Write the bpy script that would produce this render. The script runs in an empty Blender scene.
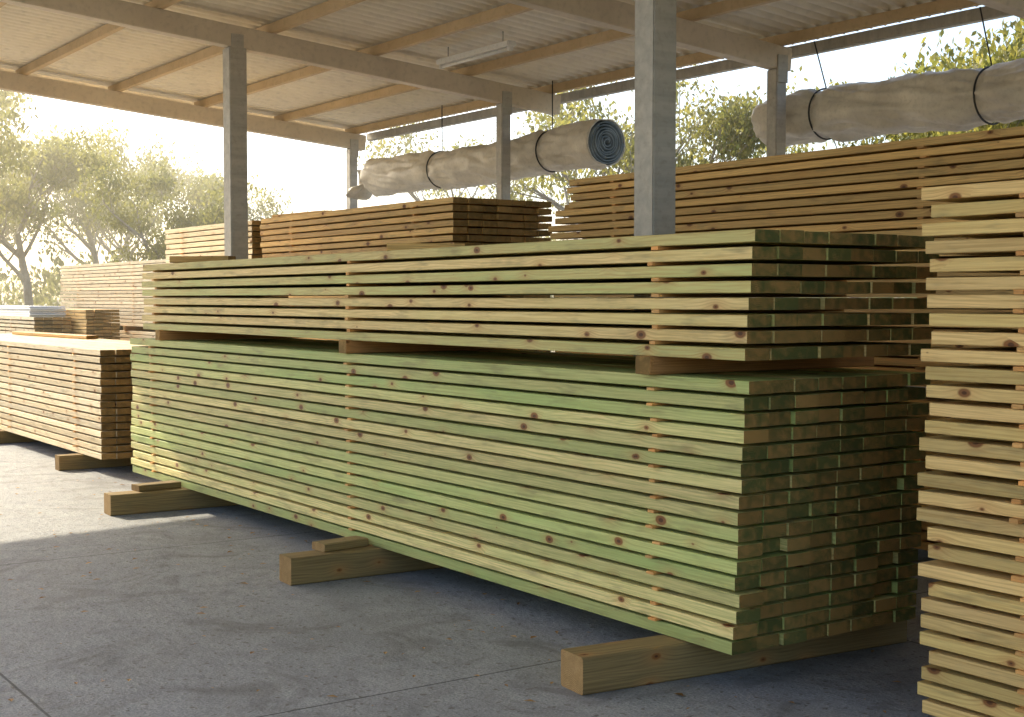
import bpy, bmesh, math, random
from mathutils import Vector, Matrix, Euler
from mathutils import noise as mn
random.seed(7)
R=random.random
U=random.uniform
scene=bpy.context.scene
col=scene.collection

# ------------------------------------------------------------------ helpers
def link(o,parent=None):
    col.objects.link(o)
    if parent is not None: o.parent=parent
    return o
def empty(name):
    e=bpy.data.objects.new(name,None); e.empty_display_size=0.3
    return link(e)
def newmat(name):
    m=bpy.data.materials.new(name); m.use_nodes=True
    nt=m.node_tree; nt.nodes.clear()
    out=nt.nodes.new('ShaderNodeOutputMaterial')
    b=nt.nodes.new('ShaderNodeBsdfPrincipled')
    nt.links.new(b.outputs[0],out.inputs[0])
    return m,nt,b,out
class N:
    def __init__(s,nt): s.nt=nt
    def node(s,t,**kw):
        n=s.nt.nodes.new(t)
        for k,v in kw.items(): setattr(n,k,v)
        return n
    def put(s,sock,v):
        if hasattr(v,'is_output') : s.nt.links.new(v,sock)
        else: sock.default_value=v
    def math(s,op,a,b=0.0,c=None,clamp=False):
        n=s.node('ShaderNodeMath',operation=op); n.use_clamp=clamp
        s.put(n.inputs[0],a); s.put(n.inputs[1],b)
        if c is not None: s.put(n.inputs[2],c)
        return n.outputs[0]
    def xyz(s,x,y,z=0.0):
        n=s.node('ShaderNodeCombineXYZ')
        s.put(n.inputs[0],x); s.put(n.inputs[1],y); s.put(n.inputs[2],z); return n.outputs[0]
    def sep(s,v):
        n=s.node('ShaderNodeSeparateXYZ'); s.put(n.inputs[0],v); return n.outputs
    def noise(s,vec,scale=1.0,detail=3.0,rough=0.5,dist=0.0,dim='3D'):
        n=s.node('ShaderNodeTexNoise',noise_dimensions=dim); s.put(n.inputs['Vector'],vec)
        n.inputs['Scale'].default_value=scale; n.inputs['Detail'].default_value=detail
        n.inputs['Roughness'].default_value=rough; n.inputs['Distortion'].default_value=dist
        return n.outputs[0]
    def ramp(s,f,lo,hi,a=0.0,b=1.0):
        n=s.node('ShaderNodeMapRange'); n.clamp=True
        s.put(n.inputs[0],f); s.put(n.inputs[1],lo); s.put(n.inputs[2],hi); s.put(n.inputs[3],a); s.put(n.inputs[4],b)
        return n.outputs[0]
    def mix(s,f,a,b,mode='MIX'):
        n=s.node('ShaderNodeMix',data_type='RGBA',blend_type=mode)
        s.put(n.inputs[0],f)
        for i,v in ((6,a),(7,b)):
            if isinstance(v,tuple) and len(v)==3: v=v+(1.0,)
            s.put(n.inputs[i],v)
        return n.outputs[2]
    def bump(s,h,strength=0.3,dist=0.005):
        n=s.node('ShaderNodeBump'); n.inputs['Strength'].default_value=strength
        n.inputs['Distance'].default_value=dist; s.put(n.inputs['Height'],h); return n.outputs[0]

# ------------------------------------------------------------------ materials
def wood_face(name,cA,cB,cC,knots=1.0,rough=0.62,bump=True):
    m,nt,b,out=newmat(name); n=N(nt)
    uv=n.node('ShaderNodeUVMap').outputs[0]
    o=n.sep(uv); u,v=o[0],o[1]
    at=n.node('ShaderNodeAttribute',attribute_name='tint')
    t=n.sep(at.outputs['Color'])
    vv=v
    if knots>0:
        vo=n.node('ShaderNodeTexVoronoi',voronoi_dimensions='2D',feature='F1')
        n.put(vo.inputs['Vector'],n.xyz(n.math('MULTIPLY',u,3.3),n.math('MULTIPLY',v,5.6)))
        vo.inputs['Scale'].default_value=1.0
        d=vo.outputs['Distance']; vc=n.sep(vo.outputs['Color'])
        rad=n.math('MULTIPLY',n.ramp(vc[0],0.25,1.0,-0.02,0.112),knots)
        knot=n.ramp(n.math('SUBTRACT',d,rad),-0.012,0.02,1.0,0.0)
        core=n.ramp(n.math('SUBTRACT',d,n.math('MULTIPLY',rad,0.55)),-0.02,0.0,1.0,0.0)
        halo=n.math('MULTIPLY',n.ramp(d,0.05,0.38,1.0,0.0),n.ramp(vc[0],0.28,0.55,0.0,1.0))
        halo=n.math('POWER',halo,2.0)
        vv=n.math('ADD',v,n.math('MULTIPLY',halo,0.022))
    low=n.noise(n.xyz(n.math('MULTIPLY',u,0.9),n.math('MULTIPLY',vv,6)),1.0,2,0.55,0,'2D')
    g1=n.noise(n.xyz(n.math('MULTIPLY',u,2.0),n.math('MULTIPLY',vv,110)),1.0,3,0.65,0.3,'2D')
    ring=n.math('SINE',n.math('ADD',n.math('MULTIPLY',vv,420),n.math('MULTIPLY',low,40)))
    ring=n.ramp(ring,0.0,1.0,0.0,1.0)
    f=n.math('ADD',t[0],n.math('MULTIPLY',n.math('SUBTRACT',low,0.5),1.1),clamp=True)
    base=n.mix(f,cA,cB)
    base=n.mix(n.math('MULTIPLY',ring,n.ramp(low,0.35,0.6,0.08,0.38)),base,cC)
    base=n.mix(n.ramp(g1,0.42,0.75,0.0,0.7),base,cC)
    dirt=n.noise(n.xyz(n.math('MULTIPLY',u,2.6),n.math('MULTIPLY',v,14)),1.0,3,0.65,0,'2D')
    base=n.mix(n.ramp(dirt,0.56,0.80,0.0,0.55),base,(0.19,0.15,0.07))
    if knots>0:
        base=n.mix(n.math('MULTIPLY',halo,0.45),base,(0.48,0.22,0.07))
        base=n.mix(knot,base,(0.24,0.10,0.03))
        base=n.mix(core,base,(0.09,0.035,0.012))
    br=n.node('ShaderNodeVectorMath',operation='SCALE'); n.put(br.inputs[0],base); n.put(br.inputs['Scale'],t[1])
    nt.links.new(br.outputs[0],b.inputs['Base Color'])
    b.inputs['Roughness'].default_value=rough
    b.inputs['Specular IOR Level'].default_value=0.25
    if bump:
        gb=n.noise(n.xyz(n.math('MULTIPLY',u,4.0),n.math('MULTIPLY',v,240)),1.0,1,0.5,0,'2D')
        nt.links.new(n.bump(gb,0.35,0.003),b.inputs['Normal'])
    return m
def wood_end(name,cA,cB,cD):
    m,nt,b,out=newmat(name); n=N(nt)
    uv=n.node('ShaderNodeUVMap').outputs[0]
    at=n.node('ShaderNodeAttribute',attribute_name='tint')
    t=n.sep(at.outputs['Color'])
    ln=n.node('ShaderNodeVectorMath',operation='LENGTH'); n.put(ln.inputs[0],uv)
    big=n.noise(uv,16,3,0.6,0,'2D')
    r=n.math('ADD',n.math('MULTIPLY',ln.outputs['Value'],900),n.math('MULTIPLY',big,9))
    ring=n.ramp(n.math('SINE',r),-0.2,1.0,0.0,1.0)
    f=n.math('ADD',t[2],n.math('MULTIPLY',n.math('SUBTRACT',big,0.5),2.6),clamp=True)
    base=n.mix(f,cA,cB)
    base=n.mix(n.math('MULTIPLY',ring,0.5),base,cD)
    fine=n.noise(uv,220,2,0.7,0,'2D')
    base=n.mix(n.ramp(fine,0.45,0.75,0.0,0.55),base,cD)
    br=n.node('ShaderNodeVectorMath',operation='SCALE'); n.put(br.inputs[0],base); n.put(br.inputs['Scale'],t[1])
    nt.links.new(br.outputs[0],b.inputs['Base Color'])
    b.inputs['Roughness'].default_value=0.85
    b.inputs['Specular IOR Level'].default_value=0.1
    return m
M_green=wood_face('green_treated_pine',(0.43,0.53,0.17),(0.82,0.67,0.29),(0.31,0.33,0.09))
M_cream=wood_face('cream_treated_pine',(0.54,0.57,0.20),(0.90,0.67,0.29),(0.50,0.34,0.10))
M_right=wood_face('pale_treated_pine',(0.70,0.52,0.19),(0.84,0.58,0.24),(0.46,0.27,0.08))
M_gold=wood_face('golden_pine',(0.72,0.43,0.14),(0.84,0.55,0.20),(0.42,0.22,0.07),1.0,0.65,False)
M_pale=wood_face('sunlit_pale_pine',(0.82,0.67,0.42),(0.90,0.77,0.53),(0.62,0.42,0.20),0.7,0.7,False)  # raised albedo puts the strong sun on these stacks into the wood colour
M_orange=wood_face('bearer_hardwood',(0.55,0.25,0.08),(0.64,0.33,0.12),(0.36,0.16,0.05),0.5)
M_olive=wood_face('weathered_bearer_timber',(0.28,0.20,0.085),(0.40,0.27,0.11),(0.14,0.09,0.04),0.7,0.8)
M_stick=wood_face('sticker_timber',(0.80,0.36,0.10),(0.80,0.46,0.16),(0.50,0.24,0.08),0.0,0.7,False)
M_endg=wood_end('green_end_grain',(0.15,0.16,0.05),(0.48,0.28,0.09),(0.055,0.055,0.02))
M_endb=wood_end('brown_end_grain',(0.27,0.17,0.06),(0.52,0.31,0.11),(0.11,0.065,0.025))
M_endd=wood_end('bearer_end_grain',(0.32,0.20,0.085),(0.42,0.27,0.12),(0.16,0.10,0.04))

def simple(name,c1,c2,scale=3.0,rough=0.7,metal=0.0,bump=0.2,c3=None,streak=False):
    m,nt,b,out=newmat(name); n=N(nt)
    tc=n.node('ShaderNodeTexCoord').outputs['Object']
    o=n.sep(tc)
    vec=n.xyz(n.math('MULTIPLY',o[0],6),n.math('MULTIPLY',o[1],6),n.math('MULTIPLY',o[2],0.7)) if streak else tc
    a=n.noise(vec,scale,4,0.62)
    base=n.mix(n.ramp(a,0.32,0.68),c1,c2)
    f=n.noise(tc,scale*14,2,0.6)
    base=n.mix(n.ramp(f,0.5,0.8,0,0.35),base,c3 if c3 else tuple(x*0.55 for x in c1))
    nt.links.new(base,b.inputs['Base Color'])
    b.inputs['Roughness'].default_value=rough; b.inputs['Metallic'].default_value=metal
    if bump>0: nt.links.new(n.bump(f,bump,0.004),b.inputs['Normal'])
    return m
M_post=simple('weathered_painted_steel',(0.36,0.34,0.30),(0.50,0.47,0.41),2.0,0.6,0,0.25,(0.22,0.17,0.12),True)
M_beam=simple('roof_beam_paint',(0.56,0.48,0.37),(0.72,0.62,0.48),1.2,0.65,0,0)
M_purl=simple('purlin_timber',(0.50,0.36,0.20),(0.60,0.45,0.27),1.5,0.7,0,0)
M_roof=simple('roof_sheet',(0.78,0.70,0.55),(0.86,0.79,0.64),0.6,0.45,0.0,0)
M_tarp=simple('woven_plastic_wrap',(0.52,0.47,0.39),(0.74,0.68,0.57),2.2,0.5,0,0.4)
M_tarpe=simple('tarp_underside',(0.12,0.16,0.19),(0.28,0.33,0.35),8,0.6,0,0)
M_strap=simple('black_strap',(0.02,0.02,0.02),(0.04,0.04,0.04),4,0.6,0,0)
M_white=simple('white_enamel',(0.75,0.74,0.70),(0.82,0.81,0.78),2,0.4,0,0)
M_bark=simple('gum_bark',(0.22,0.18,0.14),(0.42,0.37,0.31),2.5,0.85,0,0)

# concrete
m,nt,b,out=newmat('concrete'); n=N(nt); M_conc=m
tc=n.node('ShaderNodeTexCoord').outputs['Object']; o=n.sep(tc)
a=n.noise(tc,0.7,5,0.62); c=n.noise(tc,5.0,5,0.7,0.4); f=n.noise(tc,90,2,0.7,0,'2D'); sp=n.noise(tc,28,1,0.5,0,'2D')
base=n.mix(n.ramp(a,0.3,0.7),(0.25,0.26,0.28),(0.40,0.405,0.415))
base=n.mix(n.ramp(c,0.42,0.72,0,0.7),base,(0.18,0.185,0.20))
base=n.mix(n.ramp(f,0.42,0.78,0,0.65),base,(0.11,0.115,0.12))
base=n.mix(n.ramp(n.math('SUBTRACT',1.0,f),0.62,0.8,0,0.5),base,(0.56,0.56,0.55))
base=n.mix(n.ramp(sp,0.68,0.76,0,0.65),base,(0.10,0.08,0.06))
st=n.noise(tc,1.7,3,0.7,1.2,'2D')
base=n.mix(n.ramp(st,0.54,0.70,0,0.6),base,(0.13,0.125,0.12))
def joint(coord,off,period,w):
    q=n.math('ADD',n.math('ADD',coord,-off),n.math('MULTIPLY',n.math('SUBTRACT',c,0.5),0.008))
    q=n.math('PINGPONG',q,period/2)
    return n.ramp(q,w*0.5,w,1.0,0.0)
j=n.math('MAXIMUM',joint(o[0],-4.4,3.6,0.008),joint(o[1],-2.33,3.6,0.008))
base=n.mix(n.math('MULTIPLY',j,0.85),base,(0.04,0.04,0.04))
nt.links.new(base,b.inputs['Base Color'])
nt.links.new(n.ramp(a,0.3,0.7,0.6,0.85),b.inputs['Roughness'])
cb=n.noise(tc,14.0,4,0.75,0,'2D')
nt.links.new(n.bump(cb,0.55,0.014),b.inputs['Normal'])
M_dirt=simple('dry_grass_ground',(0.16,0.14,0.08),(0.24,0.20,0.12),0.5,0.95,0,0,(0.09,0.10,0.04))

def leafmat(name,c1,c2,k=1.9):
    m,nt,b,out=newmat(name); n=N(nt)
    b.inputs['Roughness'].default_value=0.55
    at=n.node('ShaderNodeAttribute',attribute_name='tint'); t=n.sep(at.outputs['Color'])
    base=n.mix(t[0],c1,c2)
    nt.links.new(base,b.inputs['Base Color'])
    tr=n.node('ShaderNodeBsdfTranslucent')
    tcz=n.mix(t[0],tuple(x*k for x in c1),tuple(x*k for x in c2)); nt.links.new(tcz,tr.inputs[0])
    mx=n.node('ShaderNodeMixShader'); mx.inputs[0].default_value=0.5
    nt.links.new(b.outputs[0],mx.inputs[1]); nt.links.new(tr.outputs[0],mx.inputs[2]); nt.links.new(mx.outputs[0],out.inputs[0])
    return m
M_leaf=leafmat('gum_leaves',(0.075,0.09,0.022),(0.20,0.18,0.042),2.3)
M_litter=leafmat('dry_leaves',(0.18,0.09,0.03),(0.38,0.22,0.08))

# ------------------------------------------------------------------ mesh buffer of boards
class Buf:
    def __init__(s): s.v=[];s.f=[];s.uv=[];s.mi=[];s.t=[]
    def board(s,x0,x1,y0,y1,z0,z1,mside=0,mend=1,bright=1.0,segs=3,ch=0.0025,tone=None,warp=0.002):
        cy,cz=(y0+y1)/2,(z0+z1)/2; hy,hz=(y1-y0)/2,(z1-z0)/2
        sec=[(-hy+ch,-hz),(hy-ch,-hz),(hy,-hz+ch),(hy,hz-ch),(hy-ch,hz),(-hy+ch,hz),(-hy,hz-ch),(-hy,-hz+ch)]
        base=len(s.v); tint=(R() if tone is None else min(1,max(0,tone+U(-.25,.25))),bright*U(0.72,1.10),R())
        ro,rv=U(0,80),U(0,80)
        bw,bz=U(-warp,warp),U(-warp,warp)*0.6
        for i in range(segs+1):
            k=i/segs; x=x0+(x1-x0)*k; w=math.sin(k*math.pi*2+ro)*bw; wz=math.sin(k*math.pi*3+rv)*bz
            for (a,c) in sec: s.v.append((x,cy+a+w,cz+c+wz))
        per=[0]
        for q in range(8):
            a=sec[q];c=sec[(q+1)%8]; per.append(per[-1]+math.hypot(a[0]-c[0],a[1]-c[1]))
        for i in range(segs):
            xa=x0+(x1-x0)*i/segs; xb=x0+(x1-x0)*(i+1)/segs
            for q in range(8):
                a=base+i*8+q; bq=base+i*8+(q+1)%8
                s.f.append((a,a+8,bq+8,bq)); s.mi.append(mside); s.t.append(tint)
                s.uv+= [(xa+ro,per[q]+rv),(xb+ro,per[q]+rv),(xb+ro,per[q+1]+rv),(xa+ro,per[q+1]+rv)]
        ox,oy=U(-.06,.06),U(0.0,.09)*(1 if R()<.5 else -1)
        e0=[base+q for q in range(8)]; e1=[base+segs*8+q for q in range(8)]
        s.f.append(tuple(e0)); s.mi.append(mend); s.t.append(tint); s.uv+=[(sec[q][0]+ox,sec[q][1]+oy) for q in range(8)]
        s.f.append(tuple(reversed(e1))); s.mi.append(mend); s.t.append(tint); s.uv+=[(sec[q][0]+ox,sec[q][1]+oy) for q in reversed(range(8))]
    def obj(s,name,mats,parent=None,rot90=False):
        me=bpy.data.meshes.new(name)
        v=[(-y,x,z) for (x,y,z) in s.v] if rot90 else s.v
        me.from_pydata(v,[],s.f)
        for mm in mats: me.materials.append(mm)
        me.polygons.foreach_set('material_index',s.mi)
        uvl=me.uv_layers.new(name='UVMap')
        uvl.data.foreach_set('uv',[c for p in s.uv for c in p])
        at=me.attributes.new('tint','FLOAT_COLOR','FACE')
        at.data.foreach_set('color',[c for t in s.t for c in (t[0],t[1],t[2],1.0)])
        bm=bmesh.new(); bm.from_mesh(me); bmesh.ops.recalc_face_normals(bm,faces=bm.faces); bm.to_mesh(me); bm.free()
        me.update()
        o=bpy.data.objects.new(name,me); link(o,parent); return o
def timber(name,length,w,h,loc,rot,mats,parent=None,ch=0.006,bright=1.0):
    b=Buf(); b.board(0,length,-w/2,w/2,0,h,bright=bright,ch=ch,segs=4,warp=0.002)
    o=b.obj(name,mats,parent); o.location=loc; o.rotation_euler=(0,0,rot); return o

def pack(parent,label,x0,x1,y0,y1,z0,rows,th,gap,colw,mats,stickers,jit=0.010,tone=None,drift=0.0,bright=1.0,tonef=None,ragL=None,cj=.010):
    b=Buf(); ncol=int(round((y1-y0)/colw)); cw=(y1-y0)/ncol
    coff=[U(-cj,cj) for _ in range(ncol)]; coff[0]=0
    for r in range(rows):
        z=z0+r*(th+gap)
        ro=U(-jit,jit)*0.5
        for c in range(ncol):
            j=U(-jit,jit)+ro+coff[c]
            if R()<0.05: j-=U(0.01,0.035)
            if R()<0.03: j+=U(0.01,0.025)
            dy=U(-.003,.003)-(U(0,.007) if (c==0 and R()<.3) else 0)
            yy0=y0+c*cw+dy; yy1=yy0+cw-U(.003,.008)
            tn=tonef(r) if tonef else tone
            xl=x0+U(-.03,.03)-(ragL(r) if ragL else 0)
            zz=U(0,.0015)
            b.board(xl,x1+j+drift*(z-z0),yy0,yy1,z+zz,z+th+zz-U(0,.0025),tone=tn,bright=bright,segs=5)
    o=b.obj(label,mats,parent)
    sb=Buf()
    for sx in stickers:
        for r in range(rows-1):
            z=z0+r*(th+gap)+th
            x=sx+U(-.022,.022); w=U(.034,.048)
            sb.board(y0-U(.008,.028),y1+U(-.01,.02),-(x+w/2),-(x-w/2),z+.0018,z+gap-.0005,segs=1,ch=0.001,bright=U(.8,1.1))
    if sb.v:
        sb.obj('stickers_'+label,[M_stick,M_stick],parent,rot90=True)
    return z0+rows*(th+gap)-gap

PI=math.pi
# ------------------------------------------------------------------ main stack
S=empty('timber_stack')
top1=pack(S,'lower_pack',-7.05,0.0,0,1.12,0.155,17,0.0525,0.013,0.14,[M_green,M_endg],[-0.48,-3.23,-6.55],jit=.005,drift=0.06,cj=.004,
          tonef=lambda r: random.choice([0.0,0.15,0.35,0.6,0.95]))
top2=pack(S,'upper_pack',-6.75,0.06,0.0,1.12,1.335,8,0.0495,0.017,0.14,[M_cream,M_endg],[-0.48,-3.23,-6.45],jit=.005,drift=0.09,cj=.004,
          tonef=lambda r: random.choice([0.0,0.1,0.4,0.7,1.0]))
for i,(x,y,l,a) in enumerate([(-0.50,-0.50,1.75,PI/2-0.10),(-3.07,-0.55,1.7,PI/2-0.05),(-6.02,-0.58,1.75,PI/2-0.04)]):
    timber('ground_bearer_%d'%(i+1),l,0.17,0.152,(x+0.1,y,0.001),a,[M_olive,M_endd],S,0.008)
timber('ground_bearer_offcut_1',0.30,0.13,0.045,(-3.0,-0.33,0.154),PI/2+0.12,[M_olive,M_endd],S,0.006)
timber('ground_bearer_offcut_2',0.34,0.13,0.045,(-5.95,-0.36,0.154),PI/2+0.1,[M_olive,M_endd],S,0.006)
for i,(x,y0) in enumerate([(-0.52,-0.035),(-3.27,-0.03),(-6.35,-0.03)]):
    timber('upper_bearer_%d'%(i+1),1.36,0.10,0.078,(x,y0,top1+0.0025),PI/2-0.03,[M_orange,M_endb],S,0.004)
timber('loose_block_1',0.45,0.10,0.045,(-3.0,0.12,top2+0.003),PI/2-0.5,[M_gold,M_endb],S)
timber('loose_block_2',0.5,0.12,0.05,(-6.2,0.05,top2+0.003),PI/2-0.9,[M_gold,M_endb],S)

# right stack
S=empty('timber_stack')
t=pack(S,'lower_pack',0.70,5.4,0.29,1.4,0.05,9,0.048,0.0155,0.14,[M_right,M_endb],[1.12,3.9],tonef=lambda r:random.choice([.1,.4,.8]))
t2=pack(S,'upper_pack',0.685,5.4,0.30,1.4,t+0.022,21,0.048,0.0175,0.14,[M_right,M_endb],[1.10,3.9],tonef=lambda r:random.choice([.2,.6,.95]))
for x in (0.95,2.6,4.6):
    timber('ground_bearer',1.3,0.12,0.045,(x,0.22,0.001),PI/2,[M_olive,M_endd],S)
    timber('separator',1.14,0.06,0.0185,(x+0.15,0.285,t+0.0015),PI/2,[M_stick,M_stick],S,0.002)

# left stack
S=empty('timber_stack')
pack(S,'lower_pack',-14.6,-8.15,0.1,1.22,0.14,15,0.052,0.0145,0.14,[M_pale,M_endb],[-8.9,-11.2,-14.0],tonef=lambda r:random.choice([.1,.4,.9]))
for x in (-8.75,-11.5,-14.0):
    timber('ground_bearer',1.5,0.13,0.137,(x,-0.12,0.001),PI/2,[M_olive,M_endd],S)
timber('loose_plank',2.6,0.14,0.04,(-13.9,0.9,0.14+15*.0665-.0105),0.05,[M_gold,M_endb],S)

def tall(x0,x1,y0,y1,tiers,mats,stk,tf,**kw):
    S=empty('timber_stack'); z=0.13
    for x in (x0+.6,(x0+x1)/2,x1-.6):
        timber('ground_bearer',(y1-y0)+.1,0.12,0.127,(x,y0-.05,0.001),PI/2,[M_olive,M_endd],S)
    for i,(rows,th,gap) in enumerate(tiers):
        t=pack(S,'pack_%d'%(i+1),x0,x1,y0,y1,z,rows,th,gap,0.14,mats,stk,tonef=tf,**kw)
        if i<len(tiers)-1:
            for x in (x0+.6,(x0+x1)/2,x1-.6):
                timber('bearer_%d'%(i+1),(y1-y0)+.06,0.10,0.078,(x,y0-.03,t+0.001),PI/2,[M_orange,M_endb],S)
        z=t+0.081
    return S,t
gt=lambda r:random.choice([.2,.5,.9])
S,tt=tall(-9.35,-5.58,2.2,3.2,[(14,.048,.009),(14,.048,.009),(9,.049,.0125)],[M_gold,M_endb],[-6.2,-8.6],gt)
timber('top_plank',1.0,0.10,0.035,(-9.2,2.3,tt+.002),0.1,[M_gold,M_endb],S)
tall(-12.15,-9.6,2.2,3.2,[(14,.048,.009),(14,.048,.009),(9,.049,.0125)],[M_pale,M_endb],[-10.1,-11.6],lambda r:.9)
tall(-4.55,3.2,2.62,3.72,[(15,.048,.010),(25,.046,.0115)],[M_gold,M_endb],[-4.0,-1.2,1.8],gt,ragL=lambda r:(0.02 if r>21 else U(0,.3)))
tall(-22.6,-15.2,4.0,5.1,[(15,.050,.011),(18,.050,.011)],[M_pale,M_endb],[-21.5,-18.5,-16.0],lambda r:.9)
S,tt=tall(-24.0,-18.6,2.4,3.0,[(12,.045,.02),(5,.045,.02)],[M_pale,M_endb],[-20],gt)
# thin white sheets stored on top
for i in range(6):
    z=tt+.004+i*.03; x=-24.0+U(0,.1); 
    me=bpy.data.meshes.new('white_sheet'); bm=bmesh.new(); bmesh.ops.create_cube(bm,size=1)
    for v in bm.verts: v.co=Vector((v.co.x*5.0,v.co.y*.58,v.co.z*.024))
    bmesh.ops.bevel(bm,geom=bm.edges[:],offset=.003,segments=1,affect='EDGES')
    bm.to_mesh(me); bm.free(); me.materials.append(M_white)
    o=bpy.data.objects.new('white_sheet',me); link(o,S); o.location=(-21.4+U(-.05,.05),2.7+U(-.01,.01),z+.012)
S,tt2=tall(-24.3,-18.0,3.05,3.6,[(12,.045,.01),(10,.045,.01)],[M_gold,M_endb],[-20],gt)

# ------------------------------------------------------------------ shed
SH=empty('open_sided_shed')
def zb(y): return 3.58+0.089*(5.09-y)
def box_between(name,p0,p1,w,h,mat,parent,bev=0.006):
    p0=Vector(p0);p1=Vector(p1); d=p1-p0; L=d.length; d.normalize()
    up=Vector((0,0,1)) if abs(d.z)<.9 else Vector((0,1,0))
    s=d.cross(up).normalized(); u=s.cross(d).normalized()
    me=bpy.data.meshes.new(name); bm=bmesh.new(); bmesh.ops.create_cube(bm,size=1)
    for v in bm.verts: v.co=Vector((v.co.x*L,v.co.y*w,v.co.z*h))
    bmesh.ops.bevel(bm,geom=bm.edges[:],offset=bev,segments=2,affect='EDGES')
    bm.to_mesh(me); bm.free(); me.materials.append(mat)
    o=bpy.data.objects.new(name,me)
    M=Matrix((d,s,u)).transposed().to_4x4(); M.translation=(p0+p1)/2
    link(o,parent); o.matrix_world=M
    return o
for x,w in ((-12.5,.13),(-8.1,.13),(-4.7,.13),(-2.1,.13),(1.6,.13),(5.2,.13)):
    ya,yb=-4.4,5.12
    box_between('roof_beam',(x,ya,zb(ya)+.1),(x,yb,zb(yb)+.1),w,.20,M_beam,SH)
for y in (5.0,3.95,2.85,1.75,.65,-.45,-1.55,-2.65,-3.75):
    z=zb(y)+.2+.047
    box_between('purlin',(-12.75,y,z),(6.0,y,z),.065,.092,M_purl,SH,.003)
box_between('barge_board',(-12.89,-4.5,zb(-4.5)+.25),(-12.89,5.2,zb(5.2)+.25),.03,.2,M_beam,SH,.003)
box_between('gutter',(-12.8,5.37,zb(5.3)+.24),(6.0,5.37,zb(5.3)+.24),.09,.10,M_post,SH,.01)
def post(x,y,w,ztop):
    box_between('post',(x,y,0.012),(x,y,ztop),w,w,M_post,SH,.008)
    box_between('post_base_plate',(x-w*.8,y,0.008),(x+w*.8,y,0.008),w*1.6,.014,M_post,SH,.002)
post(-2.1,1.38,.175,zb(1.38)-.002); post(-8.1,1.38,.17,zb(1.38)-.002)
post(-12.5,-4.0,.17,zb(-4)-.002); post(-8.1,-4.2,.17,zb(-4.2)-.002); post(5.2,1.38,.17,zb(1.38)-.002); post(5.2,-4.2,.17,zb(-4.2)-.002)
post(-4.7,5.0,.125,zb(5)-.002); post(-8.1,4.41,.115,zb(4.41)-.002); post(-12.5,4.94,.115,zb(4.94)-.002); post(1.6,5.0,.125,zb(5)-.002)
for (x,y) in ((-8.1,1.38),(-4.7,5.0),(-8.1,4.41),(-12.5,4.94)):
    box_between('bracket',(x+.072,y,zb(y)-.12),(x+.072,y,zb(y)+.12),.012,.12,M_post,SH,.002)
me=bpy.data.meshes.new('corrugated_roof'); vs=[];fs=[]
pitch=.15; nx=int(18.9/pitch*8); xs=[-12.85+i*pitch/8 for i in range(nx+1)]
ys=[-4.6,5.33]
for x in xs:
    for y in ys:
        vs.append((x,y,zb(y)+.2+.093+.046+.042*math.cos((x+12.85)/pitch*2*math.pi)))
ny=len(ys)
for i in range(nx):
    for k in range(ny-1):
        a=i*ny+k; fs.append((a,a+ny,a+ny+1,a+1))
me.from_pydata(vs,[],fs); me.materials.append(M_roof)
for p in me.polygons: p.use_smooth=True
link(bpy.data.objects.new('corrugated_roof',me),SH)

F=empty('fluorescent_light_fitting')
zf=zb(3.35)+.2
box_between('housing',(-7.65,3.35,zf-.03),(-6.4,3.35,zf-.03),.10,.05,M_white,F,.008)
def tube(name,p0,p1,r,mat,parent,seg=12):
    p0=Vector(p0);p1=Vector(p1);d=p1-p0
    me=bpy.data.meshes.new(name); bm=bmesh.new(); bmesh.ops.create_cone(bm,cap_ends=True,segments=seg,radius1=r,radius2=r,depth=d.length)
    for f in bm.faces: f.smooth=True
    bm.to_mesh(me); bm.free(); me.materials.append(mat)
    o=bpy.data.objects.new(name,me); link(o,parent); o.matrix_world=Matrix.Translation((p0+p1)/2)@d.to_track_quat('Z','Y').to_matrix().to_4x4(); return o
tube('lamp_tube',(-7.6,3.35,zf-.075),(-6.45,3.35,zf-.075),.016,M_white,F)
for x in (-7.62,-6.43): box_between('end_cap',(x-.015,3.35,zf-.07),(x+.015,3.35,zf-.07),.05,.05,M_white,F,.004)
for x in (-7.5,-6.55): tube('hanger',(x,3.35,zf-.01),(x,3.35,zf+.1),.006,M_post,F)

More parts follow.
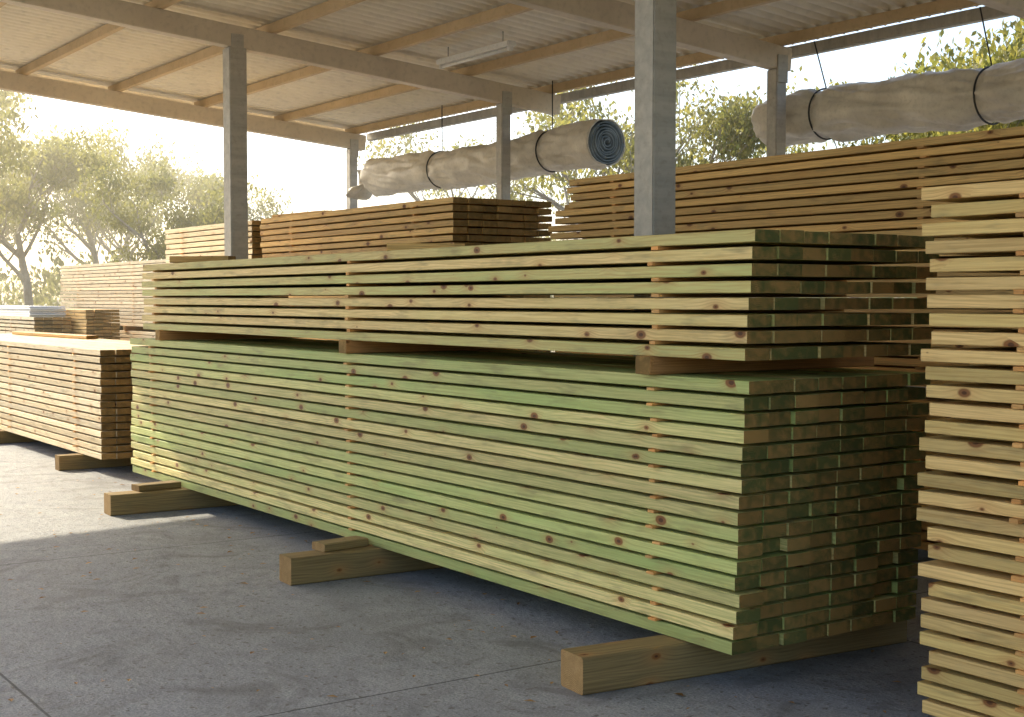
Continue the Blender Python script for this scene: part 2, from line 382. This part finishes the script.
# ------------------------------------------------------------------ tarp rolls
def tarp(x0,x1,y,z,r,straps,droop_left=False):
    T=empty('rolled_tarp')
    vs=[];fs=[];nx=150;na=56
    for i in range(nx+1):
        k=i/nx; x=x0+(x1-x0)*k
        pin=sum(math.exp(-((x-s)/.07)**2) for s in straps)*.035
        sag=-.03*math.sin(k*math.pi)+.015*math.sin(k*9)
        endt=1.0
        if k<.05: endt=.72+.28*math.sqrt(max(0,1-((.05-k)/.05)**2))
        for j in range(na):
            a=j/na*2*math.pi
            w=mn.noise(Vector((x*1.8,math.cos(a)*1.6,math.sin(a)*1.6+y)))*.040+abs(mn.noise(Vector((x*3.0+math.sin(a)*2.6,math.cos(a)*2.5,math.sin(a)*2.5))))*-.060+mn.noise(Vector((x*9,math.cos(a)*5,math.sin(a)*5)))*.012
            rr=(r+w-pin)*endt
            if k>.985: rr=r*.99+w*.3
            vs.append((x,y+rr*math.cos(a),z+sag+rr*math.sin(a)*.97))
    for i in range(nx):
        for j in range(na):
            a=i*na+j; bq=i*na+(j+1)%na; fs.append((a,bq,bq+na,a+na))
    fs.append(tuple(range(na-1,-1,-1)))
    me=bpy.data.meshes.new('canvas'); me.from_pydata(vs,[],fs); me.materials.append(M_tarp)
    for p in me.polygons: p.use_smooth=True
    o=bpy.data.objects.new('canvas',me); link(o,T)
    so=o.modifiers.new('s','SOLIDIFY'); so.thickness=.012; so.offset=-1
    zc=z+.015*math.sin(9)
    vs=[];fs=[];turns=7;ns=turns*36
    for i in range(ns+1):
        a=i/36*2*math.pi; rr=.018+(r-.052)*(i/ns)
        rr+=.003*math.sin(a*2.3)
        stick=.02*math.sin(a*.7)
        vs.append((x1+.012+stick*.4,y+rr*math.cos(a),zc+rr*math.sin(a))); vs.append((x1-.35*min(1,(ns-i)/60+.1),y+rr*math.cos(a),zc+rr*math.sin(a)))
    for i in range(ns): fs.append((2*i,2*i+2,2*i+3,2*i+1))
    me=bpy.data.meshes.new('spiral_layers'); me.from_pydata(vs,[],fs); me.materials.append(M_tarpe)
    for p in me.polygons: p.use_smooth=True
    o=bpy.data.objects.new('spiral_layers',me); link(o,T)
    so=o.modifiers.new('s','SOLIDIFY'); so.thickness=.012
    for s in straps:
        k=(s-x0)/(x1-x0); zs=z-.03*math.sin(k*math.pi)+.015*math.sin(k*9)
        bpy.ops.mesh.primitive_torus_add(major_radius=r-.030,minor_radius=.008,major_segments=40,minor_segments=8,location=(s,y,zs),rotation=(0,PI/2,0))
        t=bpy.context.object; t.name='strap'; t.data.name='strap'; t.data.materials.append(M_strap); t.parent=T
        for p in t.data.polygons: p.use_smooth=True
        yt=min(y,5.2); tube('hanging_rope',(s,y,zs+r-.03),(s,yt,zb(yt)+.25),.006,M_strap,T)
    if droop_left:
        vs=[];fs=[];nu,nv=10,8
        for i in range(nu+1):
            for j in range(nv+1):
                k=i/nu;q=j/nv
                vs.append((x0-.05-.22*q+.04*math.sin(k*9),y-r*.8+.10*math.sin(k*6+q*2)+r*1.3*k*(1-.5*q),z+r*.35-.5*k*r-q*.30*(1-.3*k)+.03*math.sin(q*7+k*5)))
        for i in range(nu):
            for j in range(nv):
                a=i*(nv+1)+j; fs.append((a,a+1,a+nv+2,a+nv+1))
        me=bpy.data.meshes.new('loose_flap'); me.from_pydata(vs,[],fs); me.materials.append(M_tarp)
        for p in me.polygons: p.use_smooth=True
        o=bpy.data.objects.new('loose_flap',me); link(o,T); so=o.modifiers.new('s','SOLIDIFY'); so.thickness=.01
tarp(-11.6,-6.79,4.76,3.13,.245,[-9.9,-7.7],True)
tarp(-5.2,-0.2,5.36,3.20,.25,[-4.45,-2.75,-.8])

# ------------------------------------------------------------------ ground
def plane(name,x0,x1,y0,y1,z,mat):
    me=bpy.data.meshes.new(name); me.from_pydata([(x0,y0,z),(x1,y0,z),(x1,y1,z),(x0,y1,z)],[],[(0,1,2,3)])
    me.materials.append(mat); return link(bpy.data.objects.new(name,me))
plane('ground',-1500,1500,-1500,1500,-0.02,M_dirt)
plane('concrete_floor',-27,14,-14,9,0.0,M_conc)

vs=[];fs=[];ts=[]
for i in range(520):
    x=U(-8,2.5); y=U(-3.6,0.2) if R()<.7 else U(-.5,1.0)
    s=U(.006,.03); a=U(0,6.28); z=.004; asp=U(.25,.6)
    c,sn=math.cos(a),math.sin(a); b0=len(vs)
    for (p,q,h) in ((-1,0,0),(0,-asp,.3),(1,0,.1),(0,asp,.3)):
        vs.append((x+s*(p*c-q*sn),y+s*(p*sn+q*c),z+h*s*.6))
    fs.append((b0,b0+1,b0+2,b0+3)); ts.append(R())
me=bpy.data.meshes.new('leaf_litter'); me.from_pydata(vs,[],fs); me.materials.append(M_litter)
at=me.attributes.new('tint','FLOAT_COLOR','FACE'); at.data.foreach_set('color',[q for t in ts for q in (t,t,t,1)])
link(bpy.data.objects.new('leaf_litter',me))

# ------------------------------------------------------------------ trees
def rvec():
    while True:
        v=Vector((U(-1,1),U(-1,1),U(-1,1)))
        if 0.05<v.length<1: return v
def limb(vs,fs,pts,rad,seg=7):
    rings=[]
    for i,p in enumerate(pts):
        d=(pts[min(i+1,len(pts)-1)]-pts[max(i-1,0)]).normalized()
        s=d.cross(Vector((.3,1,.2))).normalized(); u=s.cross(d)
        rr=rad[i]; b0=len(vs); rings.append(b0)
        for k in range(seg):
            a=k/seg*2*PI; vs.append(p+s*rr*math.cos(a)+u*rr*math.sin(a))
    for i in range(len(rings)-1):
        for k in range(seg):
            a=rings[i]+k;bq=rings[i]+(k+1)%seg;fs.append((a,bq,rings[i+1]+(k+1)%seg,rings[i+1]+k))
def leaves(lv,lf,lt,c,r,n,size):
    tone=U(0,.7)
    for _ in range(n):
        v=rvec(); p=c+Vector((v.x*r,v.y*r,v.z*r*.75))
        d=(rvec()*.8+Vector((0,0,-.7))).normalized(); s=d.cross(rvec()).normalized()
        L=size*U(.6,1.3); w=L*U(.16,.3); b0=len(lv)
        lv+= [p-d*L*.5,p+s*w,p+d*L*.5,p-s*w]; lf.append((b0,b0+1,b0+2,b0+3)); lt.append(min(1,tone+U(0,.3)))
def treemesh(seed,h,dens=1.0,lsize=.14):
    random.seed(seed)
    vs=[];fs=[];lv=[];lf=[];lt=[]
    tips=[]
    def grow(p,d,L,r,depth):
        pts=[p];rad=[r];n=5;q=p.copy();dd=d.copy()
        for i in range(n):
            dd=(dd+rvec()*.22+Vector((0,0,.05))).normalized(); q=q+dd*L/n; pts.append(q.copy()); rad.append(r*(1-.5*(i+1)/n))
        limb(vs,fs,pts,rad,7 if depth<2 else 4)
        if depth>=3: tips.append(q); tips.append(pts[3]); return
        k={0:6,1:4,2:3}[depth]
        for i in range(k):
            j=random.choice([2,3,4,5]) if depth>0 else random.choice([2,3,4,5,5])
            ang=U(0,6.28); nd=(dd*U(.5,.9)+Vector((math.cos(ang),math.sin(ang),U(0,.5)))*U(.5,.9)).normalized()
            grow(pts[j],nd,L*U(.48,.7),rad[j]*.6,depth+1)
    grow(Vector((0,0,0)),Vector((U(-.1,.1),U(-.1,.1),1)).normalized(),h*.44,h*.019,0)
    for t in tips:
        if R()<.8: leaves(lv,lf,lt,t,h*U(.045,.09),int(75*dens*U(.3,1.5)),lsize)
    nv=len(vs); av=[tuple(v) for v in vs]+[tuple(v) for v in lv]
    af=fs+[tuple(i+nv for i in f) for f in lf]
    me=bpy.data.meshes.new('gum_tree'); me.from_pydata(av,[],af)
    me.materials.append(M_bark); me.materials.append(M_leaf)
    me.polygons.foreach_set('material_index',[0]*len(fs)+[1]*len(lf))
    tt=[0]*len(fs)+lt
    at=me.attributes.new('tint','FLOAT_COLOR','FACE'); at.data.foreach_set('color',[q for t in tt for q in (t,t,t,1)])
    return me
TM=[treemesh(11,8,1.0),treemesh(23,8,1.2),treemesh(37,8,.9),treemesh(52,8,.4)]
random.seed(5)
for (x,y,h,k) in [(-34.8,7.0,7.4,0),(-29.1,8.1,5.9,1),(-45.9,12.1,9,2),(-38.7,13.7,7,0),(-29.5,3.6,7.6,1),(-50,9,10,1),(-52,16,9,0),(-41,19.1,5.2,2),(-47,4,10,0),
                  (-30.3,17,7.4,3),(-25,17.7,7.6,3),(-19.2,15.6,7.6,3),(-19.6,18.4,7.6,0),(-12.3,14.9,6.2,1),(-10.1,14.6,7.4,2),(-10.3,17.7,8.2,0),(-6.5,15,7.4,1),(-14.5,22,7.6,2)]:
    o=bpy.data.objects.new('gum_tree',TM[k]); link(o); o.location=(x,y,-.02); s=h/8*1.05
    o.scale=(s*U(.95,1.15),s*U(.95,1.15),s); o.rotation_euler=(0,0,U(0,6.28))
lv=[];lf=[];lt=[]
for i in range(1000):
    ang=U(-0.15,1.75)
    D=U(46,62); 
    x=-math.cos(ang)*D; y=math.sin(ang)*D-2
    hmax=3.4+2.4*mn.noise(Vector((ang*6,1.3,0)))+1.2*mn.noise(Vector((ang*21,5,0)))
    z=U(.3,max(1.2,hmax))
    leaves(lv,lf,lt,Vector((x,y,z)),U(.8,1.5),70,.28)
me=bpy.data.meshes.new('distant_trees'); me.from_pydata([tuple(v) for v in lv],[],lf); me.materials.append(M_leaf)
at=me.attributes.new('tint','FLOAT_COLOR','FACE'); at.data.foreach_set('color',[q for t in lt for q in (t,t,t,1)])
link(bpy.data.objects.new('distant_trees',me))

# added haze volume beyond the shed, standing in for lens glare on the trees
hm=bpy.data.materials.new('glow_haze_mat'); hm.use_nodes=True; hn=hm.node_tree; hn.nodes.clear()
ho=hn.nodes.new('ShaderNodeOutputMaterial'); hv=hn.nodes.new('ShaderNodeVolumeScatter')
hv.inputs['Color'].default_value=(1,.91,.66,1); hv.inputs['Density'].default_value=.012; hv.inputs['Anisotropy'].default_value=.80
hn.links.new(hv.outputs[0],ho.inputs['Volume'])
me=bpy.data.meshes.new('glow_haze'); bm=bmesh.new(); bmesh.ops.create_cube(bm,size=1)
for v in bm.verts: v.co=Vector((-49+v.co.x*70,7+v.co.y*54,9.1+v.co.z*18))
bm.to_mesh(me); bm.free(); me.materials.append(hm); link(bpy.data.objects.new('glow_haze',me))

# ------------------------------------------------------------------ light
EL=math.radians(29.5); sx,sy=-1.0,-0.17
w=bpy.data.worlds.new('World'); scene.world=w; w.use_nodes=True; nt=w.node_tree
bg=nt.nodes['Background']; sky=nt.nodes.new('ShaderNodeTexSky'); sky.sky_type='NISHITA'; sky.sun_disc=False
sky.sun_elevation=EL; sky.sun_rotation=math.atan2(sx,sy); sky.dust_density=2.4; sky.air_density=1.0; sky.ozone_density=1.0
nt.links.new(sky.outputs[0],bg.inputs[0]); bg.inputs[1].default_value=0.33
L=bpy.data.lights.new('sun','SUN'); L.energy=10; L.angle=math.radians(.5); L.color=(1,.86,.60)
o=bpy.data.objects.new('sun',L); link(o)
hd=Vector((sx,sy,0)).normalized()*math.cos(EL); d=Vector((hd.x,hd.y,math.sin(EL)))
o.rotation_euler=d.to_track_quat('Z','Y').to_euler(); o.location=(-20,-4,20)

# ------------------------------------------------------------------ camera
cam=bpy.data.cameras.new('camera'); cam.lens=48.06; cam.sensor_width=36; cam.clip_end=4000
o=bpy.data.objects.new('camera',cam); link(o)
p=math.radians(2.51); f=Vector((-.823*math.cos(p),.568*math.cos(p),-math.sin(p)))
o.location=(3.944,-3.791,1.58); o.rotation_euler=f.to_track_quat('-Z','Y').to_euler()
scene.camera=o
scene.view_settings.view_transform='Standard'; scene.view_settings.look='None'; scene.view_settings.exposure=0
